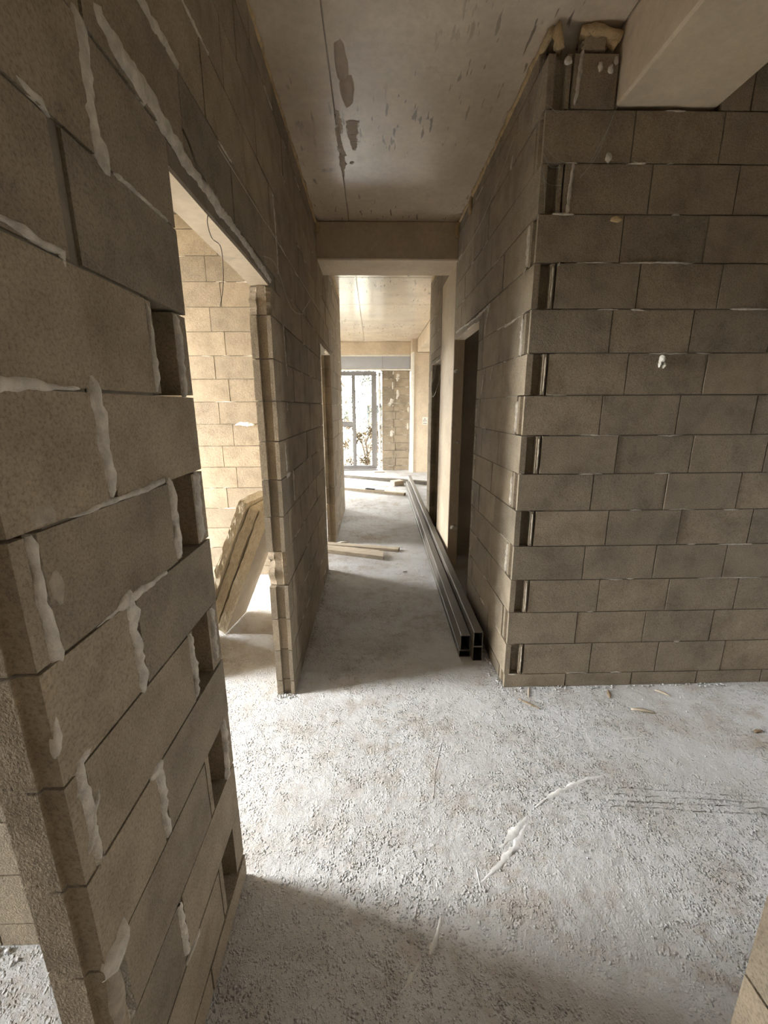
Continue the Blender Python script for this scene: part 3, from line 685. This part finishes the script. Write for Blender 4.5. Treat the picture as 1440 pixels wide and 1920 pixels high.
def plank(p0, p1, wd, th, label, m=M_wood, skew=0., name='timber_plank', cat='plank', group=None):
    p0, p1 = Vector(p0), Vector(p1); d = p1 - p0; Ln = d.length
    bm = bmesh.new(); v = []
    for y, x, z in ((0, -wd / 2, 0), (0, wd / 2, 0), (0, wd / 2, th), (0, -wd / 2, th), (Ln, -wd / 2, 0), (Ln, wd / 2, 0), (Ln, wd / 2, th), (Ln, -wd / 2, th)):
        v.append(bm.verts.new((x, y + (skew * x if y == 0 else 0), z)))
    for i, f in enumerate(((0, 1, 2, 3), (7, 6, 5, 4), (0, 4, 5, 1), (1, 5, 6, 2), (2, 6, 7, 3), (3, 7, 4, 0))): bm.faces.new([v[k] for k in f]).material_index = 1 if i < 2 else 0
    bmesh.ops.bevel(bm, geom=bm.edges[:], offset=.002, segments=1, affect='EDGES')
    bmesh.ops.recalc_face_normals(bm, faces=bm.faces[:])
    o = mesh_obj(name, bm, [m, M_woodend]); o.location = p0; o.rotation_euler = d.to_track_quat('Y', 'Z').to_euler()
    return tag(o, label, cat, group)
G = 'timber planks across the second left doorway'
plank((.10, 4.45, .001), (-.95, 4.87, .001), .16, .045, 'wide weathered plank nearest the camera, poking out of the second left doorway', skew=.35, group=G)
plank((.285, 4.67, .001), (-.9, 4.99, .001), .09, .032, 'narrower grey plank lying behind the wide one at the second left doorway', group=G)
plank((.06, 4.60, .001), (-.35, 4.755, .001), .03, .03, 'thin batten lying in the gap between the two planks', group=G)
plank((-.9, 10.12, .001), (1.75, 8.62, .001), .10, .075, 'dark bar lying right across the bright living room floor', M_steel, name='floor_bar', cat='bar')
plank((-1.1, 10.05, .001), (.40, 9.10, .001), .05, .02, 'thin pale batten beside the dark bar on the living room floor', M_white, name='floor_batten', cat='batten')
plank((-1.2, 8.80, .001), (.585, 7.83, .001), .09, .05, 'long timber batten crossing the living room floor up to the steel tubes', M_wood, name='floor_batten', cat='batten')
plank((-.6, 9.2, .001), (.3, 8.75, .001), .03, .015, 'short thin slat on the far floor between the dark bar and the batten', M_white, name='floor_slat', cat='slat')
# tool lying on the long batten
t = empty('hand_tool', (-.06, 8.20, .0515), -.5); tag(t, 'small dark tool with a loop handle lying on the long far batten', 'tool')
boxes('loop_handle', [((-.11, -.03, 0), (.09, -.018, .018)), ((-.11, .018, 0), (.09, .03, .018)), ((-.11, -.018, 0), (-.095, .018, .018)), ((.075, -.018, 0), (.09, .018, .018))], M_steelin, t)
boxes('tool_blade', [((.09, -.02, 0), (.22, .02, .012)), ((.22, -.01, 0), (.30, .01, .01))], M_steel, t)
# block of timber under the tubes' far end
o = rough_box('timber_block', (-.12, -.09, 0), (.12, .09, .10), M_wood, None, .006); o.location = (.50, 8.93, .001); o.rotation_euler = (0, 0, .5); tag(o, 'pale timber block on the floor beside the far end of the steel tubes', 'timber block')
o = plank((.02, 10.75, .001), (.28, 10.73, .001), .05, .02, 'dark scrap of wood on the floor in front of the far window', M_woodend, name='wood_scrap', cat='scrap')

# mineral wool batts leaning in the left room
tilt = math.radians(24); yaw = math.radians(-9)
hinge = Vector((-1.114, 2.86, .002))
lab = ['insulation batt on the right of the leaning stack, grey underside showing', 'middle insulation batt of the leaning stack, torn ragged edge', 'leftmost insulation batt of the leaning stack, nearest the block wall']
for i, (off, Ln, th) in enumerate(((0, 1.045, .074), (.089, .99, .066), (.170, 1.02, .060))):
    bm = bmesh.new(); nx, ny, nz = 4, 8, 44; grid = {}
    for a in range(nx + 1):
        for b in range(ny + 1):
            for c in range(nz + 1):
                if a in (0, nx) or b in (0, ny) or c in (0, nz):
                    p = Vector((-off - th * a / nx, .34 * b / ny, Ln * c / nz))
                    e = noise.noise_vector(p * 16 + Vector((i * 9, 0, 0))) * (.006 if b else .009) + noise.noise_vector(Vector((p.x * 70, p.y * 40, p.z * 34)) + Vector((0, 0, i * 5))) * (.003 if b else .005)
                    e.x *= .55
                    if c == 0: e.z = abs(e.z) * .2
                    if i == 0 and a == 0: e *= .35
                    if b == 0 and i == 1 and 24 < c < 36: e.x -= .006
                    grid[a, b, c] = bm.verts.new(p + e)
    def q(*k): 
        bm.faces.new([grid[x] for x in k])
    for a in range(nx):
        for b in range(ny): q((a, b, 0), (a + 1, b, 0), (a + 1, b + 1, 0), (a, b + 1, 0)); q((a, b, nz), (a, b + 1, nz), (a + 1, b + 1, nz), (a + 1, b, nz))
        for c in range(nz): q((a, 0, c), (a, 0, c + 1), (a + 1, 0, c + 1), (a + 1, 0, c)); q((a, ny, c), (a + 1, ny, c), (a + 1, ny, c + 1), (a, ny, c + 1))
    for b in range(ny):
        for c in range(nz): q((0, b, c), (0, b + 1, c), (0, b + 1, c + 1), (0, b, c + 1)); q((nx, b, c), (nx, b, c + 1), (nx, b + 1, c + 1), (nx, b + 1, c))
    bmesh.ops.recalc_face_normals(bm, faces=bm.faces[:])
    for f in bm.faces:
        if i == 0 and f.normal.x > .8: f.material_index = 1
    o = mesh_obj('insulation_batt', bm, [M_wool, M_woolface], None, False)
    o.location = hinge + Vector((0, (0, .022, -.012)[i], 0)); o.rotation_euler = (Matrix.Rotation(yaw, 3, 'Z') @ Matrix.Rotation(tilt, 3, 'Y')).to_euler()
    # rest on the floor: lowest corner of a tilted slab is its right-hand bottom edge
    o.location.z += 0 if i == 0 else 0
    tag(o, lab[i], 'insulation', 'mineral wool batts leaning in the left room')

# wires and strings
def wire(name, pts, r, m, label, cat='wire', n=8):
    o = tube(name, spline(pts, n), r, m, None, 5); return tag(o, label, cat)
wire('mason_string', [(XL + .006, 1.55, 2.42), (XL + .004, 1.9, 2.43), (XL + .005, 2.4, 2.44), (XL + .004, 3.2, 2.455), (XL + .006, 4.05, 2.47)], .0016, M_wire, 'thin pale string running straight along the left corridor wall', 'string')
wire('hanging_wire', [(XL + .008, 2.05, 2.27), (XL + .008, 2.25, 2.31), (XL + .012, 2.38, 2.28), (XL + .012, 2.55, 2.21), (XL + .012, 2.75, 2.19), (XL + .012, 3.05, 2.235), (XL + .010, 3.12, 2.27), (XL + .008, 3.55, 2.44)], .0022, M_wire, 'thin looping wire sagging on the left corridor wall below the string')
wire('hanging_wire', [(-.483, 1.44, 2.192), (-.487, 1.44, 2.168), (-.478, 1.44, 2.13), (-.455, 1.44, 2.108), (-.452, 1.44, 2.06), (-.457, 1.44, 2.00), (-.472, 1.44, 1.94)], .0013, M_dwire, 'thin dark wire dangling from the lintel of the wide left doorway')
wire('hanging_wire', [(XL + .002, 1.285, 2.32), (XL + .02, 1.27, 2.28), (XL + .025, 1.29, 2.25), (XL + .02, 1.36, 2.255), (XL + .002, 1.42, 2.265)], .003, M_dwire, 'short dark wire loop stuck in the mortar above the wide left doorway')
wire('mason_string', [(XR - .005, 2.60, 3.02), (XR - .006, 2.9, 2.93), (XR - .004, 3.4, 2.86), (XR - .006, 4.1, 2.86)], .0016, M_wire, 'thin pale string slanting along the upper right corridor wall', 'string')
wire('door_wire', [(XR + .03, 5.55, 2.148), (XR + .01, 5.58, 2.0), (XR - .012, 5.62, 1.90), (XR - .012, 5.50, 1.76), (XR - .01, 5.25, 1.80), (XR + .02, 5.12, 1.98), (XR + .03, 5.05, 2.148)], .0035, M_wire, 'pale electrical wire looping down from the farther right doorway head')
wire('door_wire', [(XR + .05, 5.48, 2.148), (XR + .03, 5.50, 2.0), (XR + .0, 5.58, 1.88), (XR + .03, 5.62, 1.80)], .003, M_dwire, 'dark electrical wire hanging straight at the farther right doorway head')

# warning sign on the far column
sg = empty('warning_sign', (1.285, 10.686, 1.29)); tag(sg, 'small white sign with a black warning triangle on the far concrete column', 'sign')
boxes('sign_plate', [((-.065, -.003, -.09), (.065, .001, .09))], M_white, sg)
bm = bmesh.new()
def tri(bm, cx, cz, r, y, hole):
    P = [Vector((cx + r * math.cos(a), y, cz + r * math.sin(a))) for a in (math.pi / 2, math.pi * 7 / 6, math.pi * 11 / 6)]; Q = [Vector((cx, y, cz)) + (p - Vector((cx, y, cz))) * hole for p in P]
    a = [bm.verts.new(p) for p in P]; b = [bm.verts.new(p) for p in Q]
    for k in range(3): bm.faces.new((a[k], a[(k + 1) % 3], b[(k + 1) % 3], b[k]))
tri(bm, 0, .015, .058, -.0036, .72)
box(bm, (-.005, -.0042, .005), (.005, -.0032, .036)); box(bm, (-.005, -.0042, -.008), (.005, -.0032, 0))
mesh_obj('warning_triangle', bm, M_dwire, sg)
boxes('text_line', [((-.045 + i * .019, -.0042, -.072), (-.032 + i * .019, -.0032, -.052)) for i in range(5)], M_dwire, sg)

# chalky scratches and trowel grooves in the screed (parts of the floor)
PF = ('z', 0, 1)
M_scratch = simple('chalk_scratch', (.68, .68, .67), .9, 0, 60, .2)
for pts, wd in (([(1.04, 1.552), (.95, 1.535), (.876, 1.511), (.78, 1.468), (.714, 1.437), (.66, 1.40)], [.008, .02, .024, .02, .018, .006]), ([(.62, 1.37), (.605, 1.356), (.54, 1.30), (.472, 1.241)], [.012, .02, .028, .02]), ([(.60, 1.33), (.53, 1.25), (.45, 1.18), (.36, 1.12)], [.012, .03, .022, .006]), ([(.208, 1.03), (.19, .98), (.17, .945), (.155, .925)], [.01, .012, .018, .006]), ([(.13, .915), (.10, .88), (.06, .84)], [.006, .012, .01]), ([(.905, 1.78), (.95, 1.80)], [.01, .008]), ([(1.2, 1.76), (1.35, 1.77)], [.008, .01])):
    smear(floor, PF, pts, wd, .0009, M_scratch, name='scratch_mark', jit=.7)
for i, (a, b) in enumerate((((1.023, 1.494), (1.60, 1.43)), ((1.0, 1.463), (1.62, 1.40)), ((.985, 1.432), (1.62, 1.375)), ((.975, 1.405), (1.60, 1.345)))):
    pts = [(a[0] + (b[0] - a[0]) * k / 9, a[1] + (b[1] - a[1]) * k / 9 + rnd.uniform(-.003, .003)) for k in range(10)]
    smear(floor, PF, pts, .008, .004, M_floor, name='trowel_groove', jit=.9)
for pts, wd in (([(.24, 1.45), (.27, 1.6), (.31, 1.72), (.34, 1.80)], .006), ([(.60, 1.55), (.66, 1.49)], .008), ([(.36, 1.10), (.362, 1.2)], .006), ([(.13, 1.06), (.10, .95)], .008)):
    smear(floor, PF, pts, wd, .0012, M_floor, name='trowel_groove', jit=.9)

# floor litter
def splinter(loc, Ln, wd, rz, m, label, bend=.2):
    bm = bmesh.new(); rows = []
    for k in range(7):
        s = k / 6; ww_ = wd * math.sin(math.pi * (.12 + .80 * s)); z = .004 + bend * Ln * .25 * math.sin(math.pi * s)
        rows.append([bm.verts.new((Ln * (s - .5), -ww_ / 2, z)), bm.verts.new((Ln * (s - .5), 0, z + .004)), bm.verts.new((Ln * (s - .5), ww_ / 2, z)), bm.verts.new((Ln * (s - .5), 0, z - .003))])
    for A, B in zip(rows, rows[1:]):
        for k in range(4): bm.faces.new((A[k], A[(k + 1) % 4], B[(k + 1) % 4], B[k]))
    bm.faces.new(rows[0][::-1]); bm.faces.new(rows[-1]); bmesh.ops.recalc_face_normals(bm, faces=bm.faces[:])
    o = mesh_obj('wood_splinter', bm, m, None, True); o.location = (*loc, 0); o.rotation_euler = (0, 0, rz); return tag(o, label, 'splinter')
splinter((.865, 2.03), .13, .014, -.75, M_woodend, 'long dark splinter on the floor near the corner of the right wall', .05)
splinter((1.36, 2.10), .075, .022, 1.2, M_woodend, 'curled brown chip against the base of the facing wall')
splinter((1.675, 2.10), .075, .022, -.8, M_wood, 'pale chip by the base of the facing wall, right of the brown chip')
splinter((1.47, 1.955), .12, .03, -.3, M_wood, 'largest pale wood chip lying out on the grey floor at right')
splinter((1.97, 1.79), .05, .025, .2, M_woodend, 'dark crumb shaped chip at the far right of the grey floor')
splinter((.90, 2.135), .09, .012, 1.2, M_wood, 'thin pale sliver leaning on the floor at the facing wall corner', .05)
splinter((-.40, 4.985), .16, .06, .3, M_white, 'crumpled white scrap at the foot of the second left doorway', .3)
splinter((.31, 4.02), .05, .02, .5, M_woodend, 'small dark chip lying on the corridor floor before the planks')
bm = bmesh.new(); r = random.Random(5)
def crumb(x, y, s):
    M_ = Matrix.Translation((x, y, s * .28)) @ Matrix.Rotation(r.uniform(0, 6), 4, 'Z') @ Matrix.Diagonal((s * r.uniform(.6, 1.3), s * r.uniform(.6, 1.2), s * .6, 1))
    q = bmesh.ops.create_icosphere(bm, subdivisions=1, radius=.5, matrix=M_)
    for v in q['verts']: v.co += Vector((r.uniform(-1, 1), r.uniform(-1, 1), r.uniform(-.3, .6))) * s * .12
for _ in range(170): crumb(XL + abs(r.gauss(0, .02)) + .004, r.uniform(2.16, 4.1), r.uniform(.004, .016))
for _ in range(120): crumb(r.uniform(.74, 2.3), YR - abs(r.gauss(0, .018)) - .004, r.uniform(.004, .016))
for _ in range(70): crumb(XR - abs(r.gauss(0, .02)) - .004, r.uniform(2.19, 2.6), r.uniform(.004, .018))
for _ in range(50): crumb(r.uniform(-.58, -.47), 2.15 - abs(r.gauss(0, .012)), r.uniform(.005, .016))
for _ in range(260): crumb(r.uniform(-.4, 2.0), r.uniform(.9, 2.1), r.uniform(.003, .010))
for _ in range(120): crumb(r.uniform(-.4, .55), r.uniform(2.3, 4.3), r.uniform(.003, .010))
for _ in range(90): crumb(r.uniform(-1.6, -.6), .985 - abs(r.gauss(0, .025)) - .005, r.uniform(.005, .018))
o = mesh_obj('mortar_crumbs', bm, M_floor, None, True); o['kind'] = 'stuff'; tag(o, 'loose grey mortar crumbs scattered over the floor and along wall bases', 'crumbs')

# ================================================================== outdoors
g = structure(boxes('ground', [((-40, -30, -1.2), (40, 60, -.7))], M_ground))
def tree(loc, h, spread, seed, m, label, n=1500):
    rr = random.Random(seed); t = empty('garden_tree', loc); tag(t, label, 'tree')
    bm = bmesh.new()
    def limb(pts, r0):
        P = spline(pts, 4); prev = None
        for i, p in enumerate(P):
            rad = r0 * (1 - .8 * i / len(P)); ring = [bm.verts.new(p + Vector((rad * math.cos(a), rad * math.sin(a), 0))) for a in (0, 1.26, 2.51, 3.77, 5.03)]
            if prev:
                for k in range(5): bm.faces.new((prev[k], prev[(k + 1) % 5], ring[(k + 1) % 5], ring[k]))
            prev = ring
    limb([(0, 0, 0), (.1, .05, h * .4), (0, 0, h * .9)], .10); tips = []
    for k in range(11):
        a = k * 2.4; z = h * (.28 + .06 * k); e = Vector((math.cos(a) * spread * rr.uniform(.5, 1), math.sin(a) * spread * rr.uniform(.5, 1), z + rr.uniform(.1, .6)))
        limb([(0, 0, z - .2), (e.x * .5, e.y * .5, z + .15), tuple(e)], .04); tips.append(e)
    mesh_obj('trunk', bm, M_bark, t)
    bm = bmesh.new()
    for _ in range(n):
        c = rr.choice(tips) + Vector((rr.gauss(0, .28), rr.gauss(0, .28), rr.gauss(0, .22))) * spread * .55
        u = Vector((rr.uniform(-1, 1), rr.uniform(-1, 1), rr.uniform(-1, .4))).normalized(); v = u.orthogonal().normalized(); s = rr.uniform(.05, .12)
        vs = [bm.verts.new(c + q) for q in (Vector(), u * s * .5 + v * s * .22, u * s, u * s * .5 - v * s * .22)]; bm.faces.new(vs)
    f = mesh_obj('foliage', bm, m, t); f['kind'] = 'stuff'
tree((-1.0, 15.0, -.7), 4.6, 1.1, 1, M_leaf, 'leafy tree outside the far window, left of the glass')
tree((-.2, 18.9, -.7), 4.4, 1.0, 2, M_leaf, 'leafy tree outside the far window, right of the glass')
tree((-.25, 12.9, -.7), 1.6, .7, 3, M_leaf2, 'low yellowing shrub outside the far window')
tree((-4.2, 18.0, -.7), 4.0, 1.2, 4, M_leaf2, 'yellowing tree farther left outside the far window')
hs = empty('neighbour_house', (.9, 22, -.7)); tag(hs, 'grey neighbouring house beyond the trees outside the far window', 'house')
boxes('house_wall', [((-1.2, 0, 0), (3, 3, 2.4))], M_house, hs)
bm = bmesh.new(); v = [bm.verts.new(p) for p in ((-1.5, -.3, 2.4), (3.3, -.3, 2.4), (3.3, 3.3, 2.4), (-1.5, 3.3, 2.4), (0, 1.5, 3.6), (2, 1.5, 3.6))]
for f in ((0, 1, 5, 4), (2, 3, 4, 5), (0, 4, 3), (1, 2, 5), (3, 2, 1, 0)): bm.faces.new([v[i] for i in f])
mesh_obj('house_roof', bm, M_house, hs)
boxes('house_window', [((-.4, -.02, .9), (.5, .01, 1.9))], M_frame, hs)
